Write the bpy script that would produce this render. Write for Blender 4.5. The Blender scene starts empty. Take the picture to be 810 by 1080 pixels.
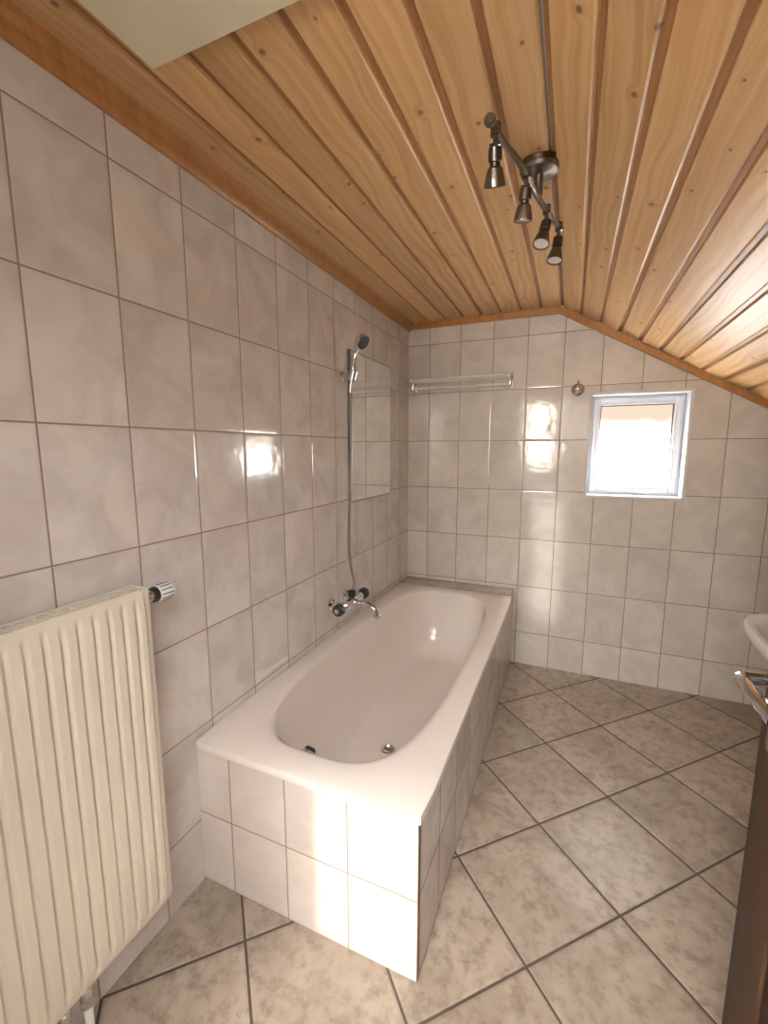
import bpy, bmesh, math, random
from mathutils import Vector, Matrix
random.seed(4)
scene = bpy.context.scene
scene.view_settings.view_transform = 'Standard'
scene.view_settings.exposure = 0.36

# ------------------------------------------------------------------ node helpers
class NT:
    def __init__(s, name):
        s.mat = bpy.data.materials.new(name); s.mat.use_nodes = True
        s.t = s.mat.node_tree; s.t.nodes.clear()
        s.out = s.t.nodes.new('ShaderNodeOutputMaterial')
        s.b = s.t.nodes.new('ShaderNodeBsdfPrincipled')
        s.t.links.new(s.b.outputs[0], s.out.inputs[0])
    def n(s, typ, **kw):
        nd = s.t.nodes.new(typ)
        for k, v in kw.items(): setattr(nd, k, v)
        return nd
    def put(s, sock, v):
        if v is None: return
        if isinstance(v, bpy.types.NodeSocket): s.t.links.new(v, sock)
        else:
            if sock.type == 'RGBA' and len(v) == 3: v = (*v, 1)
            sock.default_value = v
    def m(s, op, a, b=None, c=None, clamp=False):
        nd = s.n('ShaderNodeMath', operation=op, use_clamp=clamp)
        s.put(nd.inputs[0], a); s.put(nd.inputs[1], b); s.put(nd.inputs[2], c)
        return nd.outputs[0]
    def dot(s, a, b):
        nd = s.n('ShaderNodeVectorMath', operation='DOT_PRODUCT')
        s.put(nd.inputs[0], a); s.put(nd.inputs[1], b); return nd.outputs['Value']
    def vec(s, x, y, z):
        nd = s.n('ShaderNodeCombineXYZ')
        s.put(nd.inputs[0], x); s.put(nd.inputs[1], y); s.put(nd.inputs[2], z); return nd.outputs[0]
    def smooth(s, v, a, b, c=0.0, d=1.0):
        nd = s.n('ShaderNodeMapRange', interpolation_type='SMOOTHSTEP')
        s.put(nd.inputs[0], v)
        for i, q in enumerate((a, b, c, d)): s.put(nd.inputs[i+1], q)
        return nd.outputs[0]
    def lin(s, v, a, b, c=0.0, d=1.0):
        nd = s.n('ShaderNodeMapRange'); s.put(nd.inputs[0], v)
        for i, q in enumerate((a, b, c, d)): s.put(nd.inputs[i+1], q)
        return nd.outputs[0]
    def mix(s, f, a, b, mode='MIX'):
        nd = s.n('ShaderNodeMix', data_type='RGBA', blend_type=mode)
        s.put(nd.inputs[0], f); s.put(nd.inputs[6], a); s.put(nd.inputs[7], b); return nd.outputs[2]
    def noise(s, vec, scale, detail=3, rough=0.5, dist=0.0):
        nd = s.n('ShaderNodeTexNoise'); s.put(nd.inputs['Vector'], vec)
        nd.inputs['Scale'].default_value = scale; nd.inputs['Detail'].default_value = detail
        nd.inputs['Roughness'].default_value = rough; nd.inputs['Distortion'].default_value = dist
        return nd.outputs['Fac']
    def white(s, vec):
        nd = s.n('ShaderNodeTexWhiteNoise', noise_dimensions='3D'); s.put(nd.inputs[0], vec)
        return nd.outputs['Value'], nd.outputs['Color']
    def obj(s):
        return s.n('ShaderNodeTexCoord').outputs['Object']
    def bump(s, h, dist=1.0, strength=1.0):
        nd = s.n('ShaderNodeBump'); nd.inputs['Strength'].default_value = strength
        nd.inputs['Distance'].default_value = dist; s.put(nd.inputs['Height'], h)
        s.t.links.new(nd.outputs[0], s.b.inputs['Normal'])

def plain(name, col, rough=0.5, metal=0.0, var=0.05, scale=8, bump=0.0, coat=0.0, spec=0.5):
    k = NT(name); P = k.obj()
    nz = k.noise(P, scale, 4)
    f = k.lin(nz, 0.3, 0.7, 1-var, 1+var)
    c = k.n('ShaderNodeVectorMath', operation='SCALE')
    c.inputs[0].default_value = col; k.put(c.inputs['Scale'], f)
    k.put(k.b.inputs['Base Color'], c.outputs[0])
    k.b.inputs['Roughness'].default_value = rough
    k.b.inputs['Metallic'].default_value = metal
    k.b.inputs['Coat Weight'].default_value = coat
    k.b.inputs['Specular IOR Level'].default_value = spec
    if bump: k.bump(k.m('MULTIPLY', k.noise(P, scale*12, 3), bump))
    return k.mat

def tile_mat(name, U, V, w, h, u0, v0, grout=0.004, colA=(.6,.54,.5), colB=(.5,.44,.4), gcol=(.22,.165,.13),
             rough=0.10, var=0.04, nscale=6, pillow=0.0006, tilt=0.0014, micro=0.0, detail=5, stain=0.0):
    k = NT(name); P = k.obj()
    u = k.m('DIVIDE', k.m('SUBTRACT', k.dot(P, U), u0), w)
    v = k.m('DIVIDE', k.m('SUBTRACT', k.dot(P, V), v0), h)
    fu = k.m('FRACT', u); fv = k.m('FRACT', v)
    iu = k.m('FLOOR', u); iv = k.m('FLOOR', v)
    eu = k.m('MULTIPLY', k.m('MINIMUM', fu, k.m('SUBTRACT', 1.0, fu)), w)
    ev = k.m('MULTIPLY', k.m('MINIMUM', fv, k.m('SUBTRACT', 1.0, fv)), h)
    d = k.m('MINIMUM', eu, ev)
    r, rc = k.white(k.vec(iu, iv, 3.3))
    sep = k.n('ShaderNodeSeparateColor'); k.put(sep.inputs[0], rc)
    off = k.n('ShaderNodeVectorMath', operation='MULTIPLY_ADD')
    k.put(off.inputs[0], rc); off.inputs[1].default_value = (9, 9, 9); k.put(off.inputs[2], P)
    nz = k.noise(off.outputs[0], nscale, detail, 0.6, 0.6)
    nz = k.smooth(nz, 0.3, 0.72)
    c = k.mix(nz, colA, colB)
    br = k.lin(r, 0, 1, 1-var, 1+var)
    sc = k.n('ShaderNodeVectorMath', operation='SCALE'); k.put(sc.inputs[0], c); k.put(sc.inputs['Scale'], br)
    c = sc.outputs[0]
    if stain:
        fine = k.smooth(k.noise(off.outputs[0], nscale*6, 4, 0.7), 0.42, 0.72, 0, stain)
        c = k.mix(fine, c, (colB[0]*.6, colB[1]*.56, colB[2]*.52))
    edge = k.smooth(d, grout*.5-.0006, grout*.5+.0008)
    gn = k.mix(k.noise(P, 5, 3), gcol, (gcol[0]*1.7, gcol[1]*1.7, gcol[2]*1.7))
    c = k.mix(edge, gn, c)
    k.put(k.b.inputs['Base Color'], c)
    k.put(k.b.inputs['Roughness'], k.lin(edge, 0, 1, 0.8, rough))
    hgt = k.m('MULTIPLY', k.smooth(d, grout*.4, grout*.5+.007), pillow)
    t1 = k.m('MULTIPLY', k.m('MULTIPLY', k.m('SUBTRACT', sep.outputs[0], .5), k.m('SUBTRACT', fu, .5)), tilt)
    t2 = k.m('MULTIPLY', k.m('MULTIPLY', k.m('SUBTRACT', sep.outputs[1], .5), k.m('SUBTRACT', fv, .5)), tilt)
    hgt = k.m('ADD', hgt, k.m('ADD', t1, t2))
    hgt = k.m('ADD', hgt, k.m('MULTIPLY', k.noise(off.outputs[0], 9, 2), 0.0022 if rough < .3 else 0.001))
    if micro: hgt = k.m('ADD', hgt, k.m('MULTIPLY', k.noise(off.outputs[0], 60, 4, .6), micro))
    k.bump(hgt)
    return k.mat

# ------------------------------------------------------------------ materials
TW = 0.205; TH = 0.31
X, Y, Z = (1, 0, 0), (0, 1, 0), (0, 0, 1)
WA, WB = (.76, .715, .69), (.61, .56, .54)
M = {}
M['wall_l'] = tile_mat('tile_left', Y, Z, .212, TH, .571, .216, colA=WA, colB=WB)
M['wall_f'] = tile_mat('tile_far', X, Z, TW, TH, .966, .216, colA=(.80, .76, .73), colB=(.67, .625, .59))
M['wall_r'] = tile_mat('tile_right', Y, Z, TW, TH, .2, .216, colA=WA, colB=WB)
M['tub_front'] = tile_mat('tile_tub_front', X, Z, .2035, .246, .737-.2035*4, 0.0, colA=(.78, .71, .67), colB=(.69, .62, .57))
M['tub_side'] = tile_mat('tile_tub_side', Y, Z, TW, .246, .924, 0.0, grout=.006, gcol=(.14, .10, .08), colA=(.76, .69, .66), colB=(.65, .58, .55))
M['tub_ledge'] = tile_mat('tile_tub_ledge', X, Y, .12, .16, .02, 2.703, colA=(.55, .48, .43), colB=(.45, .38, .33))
q = math.sqrt(.5)
TF = .3535
M['floor'] = tile_mat('tile_floor', (q, q, 0), (q, -q, 0), TF, TF, (1.0+1.575)*q, (1.0-1.575)*q, grout=.007,
                      colA=(.48, .405, .335), colB=(.34, .28, .225), gcol=(.065, .052, .043), rough=.32, var=.12, nscale=4,
                      pillow=.0014, tilt=.0008, micro=.0007, detail=8, stain=.75)
M['enamel'] = plain('tub_enamel', (.84, .775, .735), .08, var=.01, coat=.3)
M['ceramic'] = plain('white_ceramic', (.85, .84, .82), .08, var=.01)
M['chrome'] = plain('chrome', (.70, .70, .71), .12, 1.0, var=.03)
M['satin'] = plain('satin_nickel', (.22, .195, .17), .28, 1.0, var=.04)
M['darkmetal'] = plain('dark_metal', (.08, .07, .065), .3, .8)
M['black'] = plain('black_plastic', (.02, .02, .02), .4)
M['hose'] = plain('hose_metal', (.40, .39, .38), .3, .9)
M['white'] = plain('white_plastic', (.85, .85, .85), .3, var=.02)
M['whitepaint'] = plain('white_paint', (.82, .85, .91), .35, var=.02)
M['rad'] = plain('radiator_enamel', (.74, .675, .58), .32, var=.02)
M['raddark'] = plain('radiator_inside', (.10, .085, .07), .7)
M['hatch'] = plain('hatch_board', (.84, .78, .58), .6, var=.08, scale=5)
M['plaster'] = plain('hall_plaster', (.82, .78, .72), .8, var=.05)
M['rubber'] = plain('rubber_seal', (.16, .12, .09), .6)
M['chip'] = plain('brown_chip', (.16, .09, .05), .6)
M['concrete'] = plain('structure', (.4, .38, .36), .9)
M['edge'] = plain('dark_glass_edge', (.20, .21, .205), .3, .3)
k = NT('mirror_glass'); k.b.inputs['Metallic'].default_value = 1; k.b.inputs['Roughness'].default_value = .015
k.put(k.b.inputs['Base Color'], k.mix(k.noise(k.obj(), 3), (.95, .97, .97), (.97, .98, .98))); M['mirror'] = k.mat
k = NT('bulb_glass'); k.b.inputs['Roughness'].default_value = .1
k.put(k.b.inputs['Base Color'], k.mix(k.noise(k.obj(), 90), (.75, .72, .66), (.95, .93, .9))); M['bulb'] = k.mat

def wood(name, uv, light, dark, knot, rough=.35, knots=True, spec=.5):
    k = NT(name)
    if uv:
        s = k.n('ShaderNodeSeparateXYZ'); k.put(s.inputs[0], k.n('ShaderNodeTexCoord').outputs['UV'])
        iu = k.m('FLOOR', s.outputs[0]); a = k.m('MULTIPLY', k.m('FRACT', s.outputs[0]), .115); b = s.outputs[1]
        r, rc = k.white(k.vec(iu, 1.7, 2.2))
        a2 = k.m('MULTIPLY_ADD', iu, 3.71, a); b2 = k.m('MULTIPLY_ADD', r, 13.0, b)
    else:
        s = k.n('ShaderNodeSeparateXYZ'); k.put(s.inputs[0], k.obj())
        a2 = k.m('ADD', s.outputs[0], s.outputs[1]); b2 = s.outputs[2]; r = .5
    warp = k.noise(k.vec(a2, k.m('MULTIPLY', b2, .8), 0.0), 3.0, 2)
    aw = k.m('MULTIPLY_ADD', warp, .09, a2)
    vo = k.n('ShaderNodeTexVoronoi'); k.put(vo.inputs['Vector'], k.vec(k.m('MULTIPLY', a2, 1.25), b2, 0.0))
    vo.voronoi_dimensions = '2D'; vo.inputs['Scale'].default_value = 6.5
    sepc = k.n('ShaderNodeSeparateColor'); k.put(sepc.inputs[0], vo.outputs['Color'])
    pick = k.m('GREATER_THAN', sepc.outputs[0], .5)
    rad = k.m('MULTIPLY_ADD', sepc.outputs[1], .045, .025)
    ratio = k.m('DIVIDE', vo.outputs['Distance'], rad)
    kn = k.m('MULTIPLY', k.smooth(ratio, .4, 1.2, .8, 0), pick)
    halo = k.m('MULTIPLY', k.smooth(ratio, .8, 3.6, 1, 0), pick)
    aw = k.m('MULTIPLY_ADD', halo, .02, aw)
    g1 = k.noise(k.vec(k.m('MULTIPLY', aw, 55), k.m('MULTIPLY', b2, 1.0), 0.0), 1.0, 3, .55)
    g2 = k.noise(k.vec(k.m('MULTIPLY', aw, 260), k.m('MULTIPLY', b2, 5), 0.0), 1.0, 2, .5)
    g = k.m('ADD', k.m('MULTIPLY', k.smooth(g1, .32, .72), .7), k.m('MULTIPLY', g2, .25))
    c = k.mix(g, light, dark)
    if uv:
        rr = k.lin(r, 0, 1, .86, 1.12)
        sc_ = k.n('ShaderNodeVectorMath', operation='SCALE'); k.put(sc_.inputs[0], c); k.put(sc_.inputs['Scale'], rr); c = sc_.outputs[0]
        gm = k.smooth(k.m('FRACT', s.outputs[0]), .11, .17)
        c = k.mix(gm, k.mix(1.0, c, (.50, .37, .28), 'MULTIPLY'), c)
    if knots:
        c = k.mix(k.m('MULTIPLY', halo, .35), c, dark)
        c = k.mix(kn, c, knot)
    k.put(k.b.inputs['Base Color'], c); k.b.inputs['Roughness'].default_value = rough
    k.b.inputs['Specular IOR Level'].default_value = spec
    k.bump(k.m('MULTIPLY', g1, .0004))
    return k.mat
M['pine'] = wood('pine_planks', True, (.74, .485, .235), (.52, .285, .11), (.12, .05, .02), rough=.40)
M['pinetrim'] = wood('pine_trim', False, (.46, .215, .06), (.32, .135, .035), (.1, .04, .01), knots=False)
M['door'] = wood('dark_door_wood', False, (.06, .030, .016), (.030, .015, .009), (.02, .01, .005), knots=False, rough=.5, spec=.25)

def emis(name, top, bot, z0, z1, s0, s1):
    k = NT(name)
    P = k.obj()
    s = k.n('ShaderNodeSeparateXYZ'); k.put(s.inputs[0], P)
    zz = k.m('MULTIPLY_ADD', k.m('SUBTRACT', k.noise(P, 9, 3), .5), .10, s.outputs[2])
    f = k.smooth(zz, z0, z1)
    e = k.n('ShaderNodeEmission'); k.put(e.inputs[0], k.mix(f, bot, top)); k.put(e.inputs[1], k.lin(f, 0, 1, s0, s1))
    k.t.links.new(e.outputs[0], k.out.inputs[0]); return k.mat

# ------------------------------------------------------------------ mesh builder
class B:
    def __init__(s, name, mats):
        s.name = name; s.mats = mats; s.bm = bmesh.new(); s.idx = {m: i for i, m in enumerate(mats)}
    def _merge(s, tb, mat):
        for f in tb.faces: f.material_index = s.idx[mat]
        bmesh.ops.recalc_face_normals(tb, faces=tb.faces)
        me = bpy.data.meshes.new('tmp'); tb.to_mesh(me); tb.free(); s.bm.from_mesh(me); bpy.data.meshes.remove(me)
    def box(s, x0, x1, y0, y1, z0, z1, mat, bev=0.0, seg=2, rot=None, piv=None):
        tb = bmesh.new(); bmesh.ops.create_cube(tb, size=1)
        for v in tb.verts:
            v.co = Vector(((x0+x1)/2+v.co.x*(x1-x0), (y0+y1)/2+v.co.y*(y1-y0), (z0+z1)/2+v.co.z*(z1-z0)))
        if bev: bmesh.ops.bevel(tb, geom=tb.edges[:], offset=bev, segments=seg, affect='EDGES', profile=.5)
        if rot is not None:
            c = Vector(piv)
            for v in tb.verts: v.co = c + rot @ (v.co-c)
        s._merge(tb, mat)
    def prism(s, poly, axis, a, b, mat):
        f = {'y': lambda p, t: (p[0], t, p[1]), 'x': lambda p, t: (t, p[0], p[1]), 'z': lambda p, t: (p[0], p[1], t)}[axis]
        tb = bmesh.new()
        A = [tb.verts.new(f(p, a)) for p in poly]; C = [tb.verts.new(f(p, b)) for p in poly]
        tb.faces.new(A); tb.faces.new(C[::-1]); n = len(poly)
        for i in range(n): tb.faces.new((A[i], A[(i+1) % n], C[(i+1) % n], C[i]))
        s._merge(tb, mat)
    def rings(s, rings, mat, cap0=True, cap1=True):
        tb = bmesh.new(); R = [[tb.verts.new(p) for p in r] for r in rings]; n = len(rings[0])
        for a, b in zip(R[:-1], R[1:]):
            for i in range(n): tb.faces.new((a[i], a[(i+1) % n], b[(i+1) % n], b[i]))
        if cap0: tb.faces.new(R[0][::-1])
        if cap1: tb.faces.new(R[-1])
        s._merge(tb, mat)
    def lathe(s, o, ax, prof, mat, n=28, cap0=True, cap1=True):
        o = Vector(o); ax = Vector(ax).normalized()
        u = ax.orthogonal().normalized(); w = ax.cross(u)
        s.rings([[o+ax*h+(u*math.cos(2*math.pi*i/n)+w*math.sin(2*math.pi*i/n))*max(r, 1e-4) for i in range(n)] for r, h in prof], mat, cap0, cap1)
    def cyl(s, p0, p1, r, mat, r1=None, n=20):
        p0 = Vector(p0); p1 = Vector(p1); s.lathe(p0, p1-p0, [(r, 0), (r if r1 is None else r1, (p1-p0).length)], mat, n)
    def tube(s, pts, r, mat, n=12, sub=8, ridged=0.0):
        pts = [Vector(p) for p in pts]
        if sub > 1:
            q_ = [pts[0]*2-pts[1]]+pts+[pts[-1]*2-pts[-2]]; out = []
            for i in range(1, len(q_)-2):
                for j in range(sub):
                    t = j/sub; a, b, c, d = q_[i-1:i+3]
                    out.append(.5*((2*b)+(c-a)*t+(2*a-5*b+4*c-d)*t*t+(3*b-3*c+d-a)*t**3))
            out.append(pts[-1]); pts = out
        rings = []; up = None
        for i, p in enumerate(pts):
            t = (pts[min(i+1, len(pts)-1)]-pts[max(i-1, 0)]).normalized()
            up = t.orthogonal().normalized() if up is None else (up-t*up.dot(t)).normalized()
            w = t.cross(up); rr = (r[min(i, len(r)-1)] if isinstance(r, list) else r)*(1+ridged*(i % 2))
            rings.append([p+(up*math.cos(2*math.pi*j/n)+w*math.sin(2*math.pi*j/n))*rr for j in range(n)])
        s.rings(rings, mat)
    def done(s, smooth=30):
        me = bpy.data.meshes.new(s.name); s.bm.to_mesh(me); s.bm.free()
        for m in s.mats: me.materials.append(M[m])
        ob = bpy.data.objects.new(s.name, me); scene.collection.objects.link(ob)
        me.shade_smooth(); me.set_sharp_from_angle(angle=math.radians(smooth))
        return ob

# ------------------------------------------------------------------ dimensions
FY = 2.856; RX = 2.10; CZ = 2.215; BX = .935; SL = .57
def cz(x): return CZ if x <= BX else CZ-(x-BX)*SL
WX0, WX1, WZ0, WZ1 = 1.127, 1.611, 1.13, 1.713
DX0, DX1, DZ = .42, 1.385, 2.02

# ------------------------------------------------------------------ room shell
b = B('floor', ['floor']); b.box(-.02, RX+.2, 0, FY+.1, -.1, 0, 'floor'); b.done()
b = B('wall_left', ['wall_l']); b.box(-.2, 0, 0, FY, 0, CZ+.1, 'wall_l'); b.done()
b = B('wall_far', ['wall_f'])
y0, y1 = FY, FY+.26
b.prism([(-.2, -.1), (BX, -.1), (BX, CZ+.05), (-.2, CZ+.05)], 'y', y0, y1, 'wall_f')
b.prism([(BX, -.1), (WX0, -.1), (WX0, cz(WX0)+.05), (BX, CZ+.05)], 'y', y0, y1, 'wall_f')
b.prism([(WX0, -.1), (WX1, -.1), (WX1, WZ0), (WX0, WZ0)], 'y', y0, y1, 'wall_f')
b.prism([(WX0, WZ1), (WX1, WZ1), (WX1, cz(WX1)+.05), (WX0, cz(WX0)+.05)], 'y', y0, y1, 'wall_f')
b.prism([(WX1, -.1), (RX+.2, -.1), (RX+.2, cz(RX)-.05), (WX1, cz(WX1)+.05)], 'y', y0, y1, 'wall_f')
b.done()
b = B('wall_right', ['wall_r']); b.box(RX, RX+.2, 0, FY, 0, cz(RX)+.0, 'wall_r'); b.done()
b = B('wall_near', ['plaster', 'wall_r'])
b.box(-.2, DX0, -.13, 0, 0, CZ+.1, 'plaster'); b.box(DX1+.04, RX+.2, -.13, 0, 0, CZ+.1, 'plaster')
b.box(DX0, DX1+.04, -.13, 0, DZ, CZ+.1, 'plaster'); b.done()
b = B('trim_door_frame', ['door'])
b.box(DX0-.01, DX0+.015, -.14, .012, 0, DZ, 'door', .003); b.box(DX1+.005, DX1+.04, -.14, .0, 0, DZ, 'door', .003)
b.box(DX0, DX1+.04, -.14, .0, DZ-.015, DZ+.02, 'door', .003)
b.done()
# hall behind the doorway: back wall with two added openings that shape the sun patches
HY = -1.5
b = B('wall_hall', ['plaster'])
a0, a1, az0, az1 = .42, .738, .60, 1.10
s0, s1, sz0, sz1 = .885, .965, 1.42, 2.22
yb0, yb1 = HY-.06, HY
b.box(-.5, a0, yb0, yb1, 0, 2.4, 'plaster'); b.box(a0, a1, yb0, yb1, 0, az0, 'plaster'); b.box(a0, a1, yb0, yb1, az1, 2.4, 'plaster')
b.box(a1, s0, yb0, yb1, 0, 2.4, 'plaster'); b.box(s0, s1, yb0, yb1, 0, sz0, 'plaster'); b.box(s0, s1, yb0, yb1, sz1, 2.4, 'plaster')
b.box(s1, 2.3, yb0, yb1, 0, 2.4, 'plaster')
b.box(-.5, -.35, HY, -.13, 0, 2.4, 'plaster'); b.box(2.15, 2.3, HY, -.13, 0, 2.4, 'plaster')
b.done()
b = B('ceiling_hall', ['plaster']); b.box(-.5, 2.3, HY-.06, -.13, 2.3, 2.4, 'plaster'); b.done()
b = B('floor_hall', ['floor']); b.box(-.5, 2.3, HY-.06, 0, -.1, 0, 'floor'); b.done()

def plank_ceiling():
    bm = bmesh.new(); uvl = bm.loops.layers.uv.new('UVMap'); W = .115
    prof = [(0, .010), (.0125, .010), (.0145, .0065), (.0195, .0), (.1075, 0), (.1125, .003), (.1145, .009), (.115, .010)]
    def strip(ox, oz, dx, dz, nx, nz, s_off, idx, smax):
        pts = []
        for s_, d_ in prof:
            s2 = s_+s_off
            if s2 > smax: s2 = smax
            pts.append((ox+dx*s2+nx*d_, oz+dz*s2+nz*d_, s_/W*.998+.001))
        for a, c in zip(pts[:-1], pts[1:]):
            if abs(a[0]-c[0])+abs(a[1]-c[1]) < 1e-7: continue
            vs = [bm.verts.new((a[0], -.0, a[1])), bm.verts.new((a[0], FY, a[1])), bm.verts.new((c[0], FY, c[1])), bm.verts.new((c[0], -.0, c[1]))]
            f = bm.faces.new(vs)
            for l, uv in zip(f.loops, [(idx+a[2], 0), (idx+a[2], FY), (idx+c[2], FY), (idx+c[2], 0)]): l[uvl].uv = uv
    for i in range(9):
        if BX-(i+1)*W > -.12: strip(0, CZ, 1, 0, 0, 1, BX-(i+1)*W, i, BX)
    L = math.sqrt(1+SL*SL); dx, dz = 1/L, -SL/L
    tot = (RX-BX)*L
    for i in range(13):
        if i*W < tot+.1: strip(BX, CZ, dx, dz, -dz, dx, i*W, 20+i, tot+.1)
    me = bpy.data.meshes.new('ceiling')
    def pr(poly):
        A = [bm.verts.new((p[0], -.0, p[1])) for p in poly]; C = [bm.verts.new((p[0], FY+.02, p[1])) for p in poly]
        fs = [bm.faces.new(A), bm.faces.new(C[::-1])]
        for i in range(len(poly)): fs.append(bm.faces.new((A[i], A[(i+1) % len(poly)], C[(i+1) % len(poly)], C[i])))
        for f in fs: f.material_index = 1
    pr([(-.2, CZ+.013), (BX, CZ+.013), (RX+.2, cz(RX+.2)+.013), (RX+.2, cz(RX+.2)+.25), (BX, CZ+.25), (-.2, CZ+.25)])
    bm.to_mesh(me); bm.free(); me.materials.append(M['pine']); me.materials.append(M['concrete'])
    ob = bpy.data.objects.new('ceiling', me); scene.collection.objects.link(ob)
plank_ceiling()
b = B('trim_ceiling_left', ['pinetrim'])
b.prism([(0, CZ-.045), (.008, CZ-.045), (.016, CZ-.036), (.02, CZ-.02), (.036, CZ-.012), (.042, CZ), (0, CZ)], 'y', 0.0, FY, 'pinetrim'); b.done()
b = B('trim_ceiling_far', ['pinetrim'])
t = .036
b.prism([(.02, CZ-t), (BX-.01, CZ-t), (RX, cz(RX)-t), (RX, cz(RX)), (BX, CZ), (.02, CZ)], 'y', FY-.022, FY, 'pinetrim'); b.done()
b = B('attic_hatch', ['hatch', 'darkmetal'])
b.box(.178, .78, .10, .77, CZ-.022, CZ-.001, 'hatch', .003)
b.cyl((.48, .15, CZ-.022), (.48, .15, CZ-.045), .008, 'darkmetal'); b.done()

# ------------------------------------------------------------------ window
PY = FY+.15
M['pane'] = emis('daylight_glow_pane', (1, .80, .62), (1, .98, .95), WZ0+.18, WZ1-.13, 20, .76)  # pane itself emits, standing in for daylight and the outside view
b = B('window_1', ['whitepaint', 'pane', 'rubber', 'chrome'])
e = .012
for (x0, x1, z0, z1) in [(WX0-e, WX0+.004, WZ0-e, WZ1+e), (WX1-.004, WX1+e, WZ0-e, WZ1+e), (WX0, WX1, WZ0-e, WZ0+.004), (WX0, WX1, WZ1-.004, WZ1+e)]:
    b.box(x0, x1, FY-.006, PY+.02, z0, z1, 'whitepaint', .002)
def ring(x0, x1, z0, z1, w, ya, yb, mat, bev=.003):
    b.box(x0, x0+w, ya, yb, z0, z1, mat, bev); b.box(x1-w, x1, ya, yb, z0, z1, mat, bev)
    b.box(x0+w, x1-w, ya, yb, z0, z0+w, mat, bev); b.box(x0+w, x1-w, ya, yb, z1-w, z1, mat, bev)
ring(WX0+.002, WX1-.002, WZ0+.002, WZ1-.002, .022, PY-.05, PY+.02, 'whitepaint')
ring(WX0+.018, WX1-.018, WZ0+.018, WZ1-.018, .036, PY-.068, PY-.01, 'whitepaint', .006)
ring(WX0+.053, WX1-.053, WZ0+.053, WZ1-.053, .007, PY-.04, PY-.02, 'rubber', 0)
b.box(WX0+.05, WX1-.05, PY-.028, PY-.02, WZ0+.05, WZ1-.05, 'pane')
b.lathe((WX0+.036, PY-.068, (WZ0+WZ1)/2), (0, -1, 0), [(.014, 0), (.014, .006), (.008, .008), (.008, .022)], 'whitepaint')
b.box(WX0+.028, WX0+.044, PY-.10, PY-.088, (WZ0+WZ1)/2-.075, (WZ0+WZ1)/2+.009, 'whitepaint', .004)
b.box(WX0-.02, WX1+.02, PY+.02, FY+.28, WZ0-.03, WZ1+.02, 'whitepaint')
b.done()

# ------------------------------------------------------------------ bathtub
RZ = .504
b = B('tub_surround', ['tub_front', 'tub_side', 'tub_ledge'])
b.box(0.001, .737, .924, .945, 0, RZ-.026, 'tub_front'); b.box(.716, .737, .9455, FY, 0, RZ-.026, 'tub_side')
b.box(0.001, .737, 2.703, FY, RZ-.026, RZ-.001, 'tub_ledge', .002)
b.box(.7165, .7372, 2.703, FY, RZ-.0265, RZ-.004, 'tub_side')
b.done()
N = 96
def se(cx, cy, a, bb, n, z, front=None):
    pts = []
    for i in range(N):
        th = 2*math.pi*i/N; c, s_ = math.cos(th), math.sin(th)
        nn = n
        if front is not None and s_ < 0: nn = n+(front-n)*min(1, -s_*1.2)
        r = (abs(c)**nn+abs(s_)**nn)**(-1/nn)
        pts.append(Vector((cx+a*r*c, cy+bb*r*s_, z)))
    return pts
def rr(x0, x1, yy0, yy1, rad, z):
    cx, cy = (x0+x1)/2, (yy0+yy1)/2; a, bb = (x1-x0)/2, (yy1-yy0)/2; pts = []
    for i in range(N):
        th = 2*math.pi*i/N; c, s_ = math.cos(th), math.sin(th)
        r = 1/max(abs(c), abs(s_)); x, y = a*r*c, bb*r*s_
        ax, ay = a-rad, bb-rad
        if abs(x) > ax and abs(y) > ay:
            vx, vy = abs(x)-ax, abs(y)-ay; l = math.hypot(vx, vy)
            x = math.copysign(ax+vx/l*rad, x); y = math.copysign(ay+vy/l*rad, y)
        pts.append(Vector((cx+x, cy+y, z)))
    return pts
b = B('bathtub', ['enamel', 'chrome', 'black'])
x0, x1, ya, yb = .002, .752, .908, 2.700
rings = [rr(x0+.006, x1-.006, ya+.006, yb-.002, .02, RZ-.026), rr(x0, x1, ya, yb, .025, RZ-.024), rr(x0, x1, ya, yb, .025, RZ-.007),
         rr(x0+.002, x1-.002, ya+.002, yb-.002, .024, RZ-.002), rr(x0+.007, x1-.007, ya+.007, yb-.007, .02, RZ)]
cx, cy = .372, 1.82; A0, B0 = .290, .805
rings += [se(cx, cy, A0+.022, B0+.022, 4.0, RZ-.001, 3.6), se(cx, cy, A0+.010, B0+.010, 4.0, RZ-.003, 3.6), se(cx, cy, A0, B0, 3.9, RZ-.010, 3.5)]
for t in [.04, .1, .2, .35, .5, .6, .7, .78, .85, .91, .96, .99, 1.0]:
    z = RZ-.010-.385*t
    f_ = 1-math.sqrt(max(0, 1-(max(0, (t-.4)/.6))**2))      # circular fillet into the floor
    k1 = 1-.12*t-.30*f_
    k2 = 1-.19*t-.16*f_
    rings.append(se(cx, cy+.12*t, A0*k1, B0*k2, 3.9-.7*t, z, 3.5-.5*t))
for k_ in [.7, .35, .02]:
    rings.append(se(cx, cy+.12, A0*.58*k_, B0*.65*k_, 3, RZ-.396-.003*(1-k_), 2.8))
b.rings(rings, 'enamel', cap0=False)
b.lathe((cx, 1.60, .107), (0, 0, 1), [(.030, 0), (.030, .003), (.022, .004), (.018, -.001)], 'chrome')
b.lathe((.275, 1.128, .378), (.05, .81, .59), [(.034, -.03), (.034, .008), (.028, .014)], 'chrome')
b.lathe((.275, 1.128, .378), (.05, .81, .59), [(.020, .012), (.020, .022), (.016, .028), (.0, .029)], 'black', n=14)
b.done(40)

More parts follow.
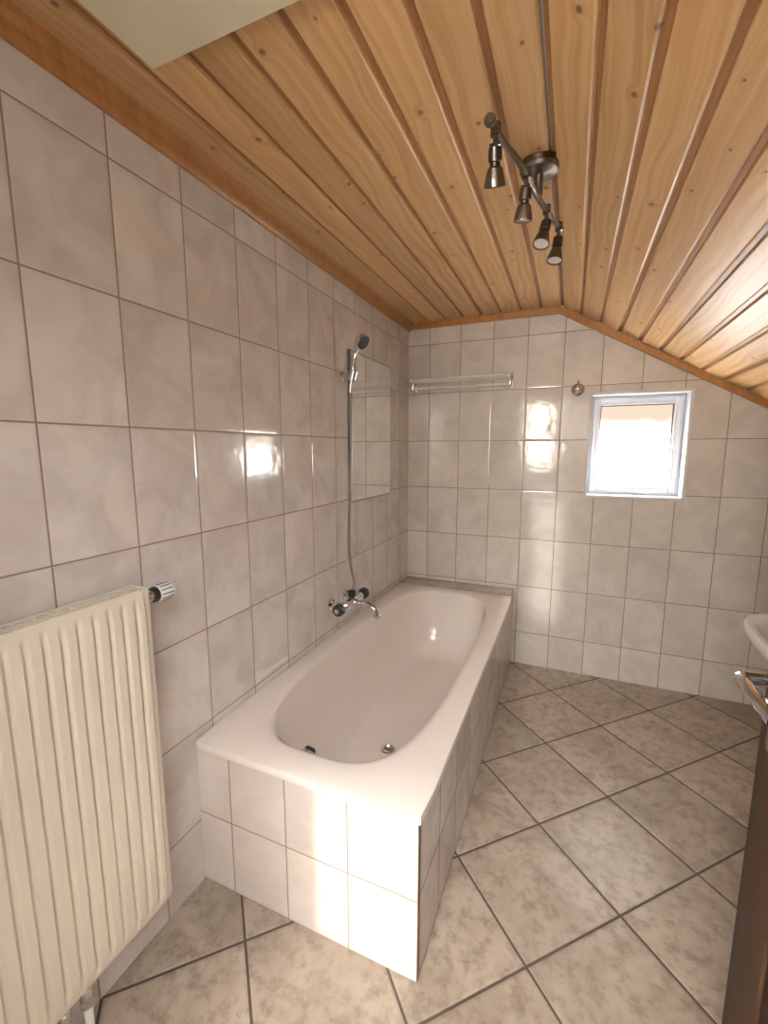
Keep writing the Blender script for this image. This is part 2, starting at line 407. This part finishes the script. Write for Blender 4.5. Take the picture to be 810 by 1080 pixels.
# ------------------------------------------------------------------ bath mixer + shower
b = B('bath_mixer_faucet', ['chrome', 'black', 'satin'])
mz, my = .655, 1.85; bx = .075
for yy in (my-.075, my+.075):
    b.lathe((0, yy, mz), (1, 0, 0), [(.033, .0), (.033, .004), (.025, .012), (.014, .014), (.014, .06)], 'chrome')
    b.cyl((.05, yy, mz), (bx, yy, mz), .017, 'chrome')
b.lathe((bx, my-.10, mz), (0, 1, 0), [(.012, 0), (.02, .006), (.024, .03), (.021, .05), (.021, .15), (.024, .17), (.02, .194), (.012, .20)], 'chrome')
for sgn in (-1, 1):
    o = (bx, my+sgn*.10, mz)
    b.lathe(o, (0, sgn, 0), [(.010, 0), (.010, .012), (.024, .016), (.030, .024), (.029, .046), (.020, .054), (.0, .056)], 'black', n=10)
    b.lathe((bx, my+sgn*.155, mz), (0, sgn, 0), [(.012, 0), (.012, .003), (.0, .005)], 'chrome')
b.tube([(bx, my, mz), (bx+.04, my, mz-.002), (bx+.09, my, mz-.006), (bx+.125, my, mz-.022), (bx+.135, my, mz-.05)], .0145, 'chrome')
b.lathe((bx+.135, my, mz-.045), (0, 0, -1), [(.014, 0), (.017, .004), (.017, .018), (.011, .02)], 'chrome')
b.lathe((bx, my, mz+.01), (0, 0, 1), [(.015, 0), (.015, .016), (.022, .020), (.020, .045), (.008, .05)], 'black', n=12)
b.done()
b = B('hand_shower', ['chrome', 'hose', 'black', 'white'])
hy, hz = 1.912, 1.745
b.lathe((0, hy, hz), (1, 0, 0), [(.026, 0), (.026, .006), (.016, .012), (.012, .014), (.012, .045)], 'chrome')
b.lathe((.055, hy, hz-.022), (.25, 0, 1), [(.013, 0), (.019, .004), (.021, .045), (.016, .048)], 'chrome')
b.tube([(.048, hy, hz-.05), (.055, hy, hz-.01), (.064, hy, hz+.04), (.072, hy-.002, hz+.09), (.086, hy-.004, hz+.128), (.105, hy-.006, hz+.150)], [.011]*10+[.013]*10+[.012]*10+[.015]*15, 'chrome')
d = Vector((.8, -.12, -.62)).normalized()
b.lathe(Vector((.108, hy-.006, hz+.155))-d*.012, d, [(.006, -.012), (.020, -.006), (.034, .010), (.038, .02), (.037, .03)], 'chrome')
b.lathe(Vector((.108, hy-.006, hz+.155))-d*.012, d, [(.034, .029), (.033, .033), (.0, .034)], 'black')
hp = [(.048, hy, hz-.05), (.045, hy+.002, hz-.12), (.045, hy+.004, hz-.35), (.04, hy-.004, 1.15), (.04, hy-.02, .95), (.05, hy-.02, .82), (.072, hy-.03, .75), (.080, my+.005, .72), (bx, my, mz+.062)]
b.tube(hp, .0072, 'hose', n=10, sub=26, ridged=.14)
b.cyl((.0475, hy, hz-.048), (.046, hy, hz-.078), .0095, 'chrome')
b.done()

b = B('wall_mirror', ['mirror', 'edge'])
b.box(.008, .0145, 1.981, 2.495, 1.135, 1.880, 'mirror', .0008, 1)
b.box(.001, .0135, 1.975, 2.501, 1.129, 1.886, 'edge', .001)
b.done()

b = B('towel_rail', ['white', 'chrome'])
for x in (.05, .672):
    b.box(x-.011, x+.011, FY-.008, FY, 1.775, 1.865, 'chrome', .003)
    b.box(x-.006, x+.006, FY-.15, FY-.005, 1.822, 1.846, 'chrome', .004)
    b.box(x-.006, x+.006, FY-.07, FY-.005, 1.782, 1.84, 'chrome', .004)
for yy, z in ((FY-.14, 1.834), (FY-.09, 1.834), (FY-.04, 1.834), (FY-.06, 1.792)):
    b.cyl((.045, yy, z), (.677, yy, z), .0075, 'white')
b.done()
b = B('stop_valve', ['chrome'])
o = (1.05, FY, 1.745)
b.lathe(o, (0, -1, 0), [(.036, 0), (.036, .004), (.028, .014), (.014, .02), (.012, .05)], 'chrome')
b.lathe((1.05, FY-.045, 1.745), (0, -1, 0), [(.02, 0), (.025, .006), (.024, .026), (.012, .032), (.0, .033)], 'chrome', n=8)
b.tube([(1.05, FY-.06, 1.76), (1.05, FY-.06, 1.79)], .006, 'chrome', sub=1)
b.done()

# ------------------------------------------------------------------ ceiling spot bar
b = B('ceiling_spotlight_bar', ['satin', 'darkmetal', 'bulb', 'chrome'])
bc = Vector((.905, 1.45, CZ))
b.lathe(bc, (0, 0, -1), [(.055, 0), (.055, .018), (.05, .026), (.02, .03), (.012, .032), (.012, .085)], 'satin')
zr = 2.125
rod = [Vector(p) for p in [(.828, 1.09, zr), (.845, 1.17, zr), (.880, 1.29, zr-.003), (.893, 1.38, zr), (.905, 1.45, zr), (.932, 1.56, zr-.003), (.958, 1.67, zr)]]
b.tube(rod, .0085, 'satin', sub=8)
for p in (rod[0], rod[-1]): b.lathe(p-Vector((0, .008, 0)), (0, 1, 0), [(.011, 0), (.013, .004), (.013, .012), (.011, .016)], 'satin')
def head(p, d, g=.85):
    p = Vector(p); d = Vector(d).normalized()
    b.lathe(p+Vector((0, 0, .012)), (0, 0, -1), [(.012, 0), (.012, .024), (.006, .026), (.006, .046)], 'satin')
    j = p+Vector((0, 0, -.036))
    b.lathe(j+Vector((-.012, 0, 0)), (1, 0, 0), [(.009, 0), (.009, .024)], 'satin')
    sc = lambda L_: [(r*g, h*g) for r, h in L_]
    b.lathe(j, d, sc([(.012, -.004), (.018, .0), (.019, .030), (.014, .034), (.014, .040)]), 'darkmetal')
    b.lathe(j, d, sc([(.014, .040), (.021, .046), (.026, .066), (.030, .084), (.030, .088), (.026, .088)]), 'satin', cap1=False)
    b.lathe(j, d, sc([(.0265, .082), (.025, .085), (.012, .081), (.0, .08)]), 'bulb')
head((.835, 1.125, zr), (-.05, .45, -1))
head((.885, 1.32, zr), (-.1, .25, -1))
head((.925, 1.53, zr), (-.15, -.35, -1))
head((.956, 1.655, zr), (-.1, -.2, -1))
b.done()

# ------------------------------------------------------------------ radiator
b = B('radiator', ['rad', 'raddark', 'white', 'black', 'chrome'])
ra, rb, rz0, rz1, rx = .10, .732, .18, 1.06, .100
bm = bmesh.new(); pitch = .0335
def ridge(y):
    f = ((y-ra-.02) % pitch)/pitch
    e_ = min(f, 1-f)*2
    q_ = min(1, max(0, (e_-.10)/.35)); return q_*q_*(3-2*q_)
ys = [ra+(rb-ra)*i/260 for i in range(261)]
zs = [rz0, rz0+.012, rz0+.02, rz0+.03, rz0+.04, rz0+.05, rz0+.2, rz0+.4, rz1-.2, rz1-.05, rz1-.04, rz1-.03, rz1-.02, rz1-.012, rz1]
V = []
for z in zs:
    ez = min(z-rz0, rz1-z); mz_ = min(1, max(0, (ez-.022)/.028)); row = []
    for y in ys:
        ey = min(y-ra, rb-y); my_ = min(1, max(0, (ey-.012)/.01))
        rnd = -.006*max(0, 1-ez/.008)-.006*max(0, 1-ey/.006)
        row.append(bm.verts.new((rx-.009+.009*ridge(y)*mz_*my_+.003*(1-mz_)*my_+rnd, y, z)))
    V.append(row)
for i in range(len(zs)-1):
    for j in range(len(ys)-1): bm.faces.new((V[i][j], V[i][j+1], V[i+1][j+1], V[i+1][j]))
b._merge(bm, 'rad')
b.box(rx-.020, rx-.014, ra+.002, rb-.002, rz0+.002, rz1-.002, 'rad')
b.box(.030, .038, ra+.005, rb-.005, rz0+.005, rz1-.012, 'rad')
b.box(.038, rx-.016, ra+.01, rb-.01, rz0+.02, rz1-.03, 'raddark')
b.box(.028, rx-.012, rb-.004, rb+.001, rz0+.01, rz1+.001, 'rad', .0015)
b.box(.028, rx-.012, ra-.001, ra+.004, rz0+.01, rz1+.001, 'rad', .0015)
b.box(.028, .036, ra, rb, rz1-.012, rz1, 'rad'); b.box(rx-.024, rx-.014, ra, rb, rz1-.012, rz1, 'rad'); b.box(.058, .064, ra, rb, rz1-.008, rz1-.001, 'rad')
yy = ra+.008
while yy < rb-.01:
    b.box(.034, rx-.018, yy, yy+.004, rz1-.008, rz1-.002, 'rad'); yy += .0145
for yy in (ra+.12, rb-.12):
    b.box(0.001, .032, yy-.015, yy+.015, rz0+.15, rz1-.15, 'white')
b.cyl((.062, .51, 0), (.062, .51, rz0+.02), .009, 'white'); b.cyl((.062, .46, 0), (.062, .46, rz0+.02), .009, 'white')
for yy in (.51, .46):
    b.lathe((.062, yy, 0), (0, 0, 1), [(.02, 0), (.02, .004), (.012, .01)], 'white')
    b.lathe((.062, yy, .11), (0, 0, 1), [(.015, 0), (.015, .05), (.012, .055)], 'chrome', n=8)
o = (.062, rb, 1.028)
b.lathe(o, (0, 1, 0), [(.010, -.01), (.010, .010), (.016, .011), (.016, .024), (.012, .026)], 'chrome', n=10)
b.lathe((.062, rb+.024, 1.028), (0, 1, 0), [(.017, 0), (.019, .003), (.021, .012), (.020, .016)], 'black')
b.lathe((.062, rb+.040, 1.028), (0, 1, 0), [(.021, 0), (.022, .004), (.022, .040), (.018, .046), (.0, .047)], 'white', n=20)
for i in range(12):
    a_ = 2*math.pi*i/12
    b.cyl((.062+.0215*math.cos(a_), rb+.044, 1.028+.0215*math.sin(a_)), (.062+.0215*math.cos(a_), rb+.078, 1.028+.0215*math.sin(a_)), .0014, 'black', n=6)
b.done(40)

# ------------------------------------------------------------------ wash basin at right wall
b = B('wash_basin', ['ceramic', 'chrome'])
cxs, cys = 1.825, 1.53; a_, b_ = .255, .30
def sring(ka, kb, z, n=3.4, cxo=0): return se(cxs+cxo, cys, a_*ka, b_*kb, n, z)
rs = [sring(.35, .35, .68, 2.4, .03), sring(.62, .62, .70, 2.5, .02), sring(.84, .85, .755, 2.7, .01), sring(.96, .97, .805), sring(1, 1, .83), sring(1, 1, .842), sring(.985, .985, .85),
      sring(.93, .94, .851), sring(.90, .92, .846, 3), sring(.86, .89, .825, 2.8), sring(.78, .8, .78, 2.4), sring(.6, .62, .74, 2.2), sring(.3, .3, .722, 2), sring(.05, .05, .72, 2)]
b.rings(rs, 'ceramic')
b.box(2.0, RX, cys-.27, cys+.27, .74, .85, 'ceramic', .015, 3)
b.lathe((2.03, cys, .85), (0, 0, 1), [(.024, 0), (.024, .01), (.018, .015), (.018, .08), (.02, .1), (.012, .115)], 'chrome')
b.tube([(2.02, cys, .90), (1.97, cys, .925), (1.92, cys, .92), (1.905, cys, .90)], .011, 'chrome')
b.tube([(cxs+.03, cys, .69), (cxs+.03, cys, .52), (cxs+.06, cys, .48), (cxs+.11, cys, .50), (cxs+.14, cys, .54), (RX, cys, .56)], .016, 'chrome')
b.lathe((cxs+.03, cys, .53), (0, 0, -1), [(.03, 0), (.03, .06), (.02, .07)], 'chrome')
b.done(50)

# ------------------------------------------------------------------ door
b = B('door_1', ['door', 'chrome', 'black'])
dx0, dx1, dy0, dy1 = 1.350, 1.390, .015, .86
DT = 1.93
b.box(dx0+.006, dx1-.006, dy0, dy1, .008, DT, 'door', .002)
for (yy0, yy1, z0, z1) in [(dy0, dy0+.11, .008, DT), (dy1-.11, dy1, .008, DT), (dy0+.11, dy1-.11, .008, .22), (dy0+.11, dy1-.11, DT-.12, DT), (dy0+.11, dy1-.11, .88, 1.0)]:
    b.box(dx0, dx1, yy0, yy1, z0, z1, 'door', .004)
for z0, z1 in ((.26, .84), (1.04, DT-.16)):
    b.box(dx0+.001, dx1-.001, dy0+.15, dy1-.15, z0, z1, 'door', .005)
for sx, xx in ((-1, dx0), (1, dx1)):
    b.box(min(xx, xx+sx*.006), max(xx, xx+sx*.006), .785, .822, .93, 1.12, 'chrome', .003)
    b.cyl((xx, .803, 1.05), (xx+sx*.052, .803, 1.05), .011, 'chrome')
    b.tube([(xx+sx*.042, .806, 1.05), (xx+sx*.053, .795, 1.05), (xx+sx*.055, .76, 1.052), (xx+sx*.053, .72, 1.05), (xx+sx*.048, .685, 1.045)], .0105, 'chrome')
    b.cyl((xx+sx*.006, .803, .965), (xx+sx*.007, .803, .965), .007, 'black')
b.box(dx0+.01, dx1-.01, dy1-.001, dy1+.0015, .93, 1.13, 'chrome'); b.box(dx0+.014, dx1-.014, dy1, dy1+.009, 1.035, 1.06, 'chrome', .002)
b.done()

b = B('chip_mark', ['chip']); b.lathe((0, .497, 1.762), (1, 0, 0), [(.007, 0), (.007, .002), (.003, .003), (.003, .008)], 'chip'); b.done()  # small brown nub standing in for a chip mark at the tile joint

# ------------------------------------------------------------------ lights
def area(name, loc, rot, sx, sy, P, col):
    l = bpy.data.lights.new(name, 'AREA'); l.shape = 'RECTANGLE'; l.size = sx; l.size_y = sy; l.energy = P; l.color = col
    o = bpy.data.objects.new(name, l); o.location = loc; o.rotation_euler = rot; scene.collection.objects.link(o); return o
area('hall_fill_back', (.58, HY+.03, 1.62), (math.radians(90), 0, math.radians(180)), .34, .9, 70, (1, .96, .91))  # added fill in front of the solid hall wall, no window there
area('hall_fill_top', (.95, -.75, 2.28), (0, 0, 0), 1.3, .8, 52, (1, .99, .98))  # unseen fill added under the hall ceiling to brighten the room
s = bpy.data.lights.new('sun', 'SUN'); s.energy = 2.4; s.angle = math.radians(2.6); s.color = (1, .93, .83)
so = bpy.data.objects.new('sun', s); scene.collection.objects.link(so)
so.rotation_euler = Vector((0.0, 1, -.25)).to_track_quat('-Z', 'Y').to_euler()
so.location = (.6, -4, 4)
w = bpy.data.worlds.new('sky'); scene.world = w; w.use_nodes = True
w.node_tree.nodes['Background'].inputs[0].default_value = (.80, .88, 1, 1); w.node_tree.nodes['Background'].inputs[1].default_value = 2.5

# ------------------------------------------------------------------ camera
cam = bpy.data.cameras.new('camera'); co = bpy.data.objects.new('camera', cam); scene.collection.objects.link(co)
cam.sensor_fit = 'VERTICAL'; cam.sensor_height = 24; cam.lens = 24*460/1080; cam.clip_start = .02
co.location = (.74*1.4, 0, 1.4); co.rotation_euler = (math.radians(90-8.16), 0, math.radians(23.08))
scene.camera = co
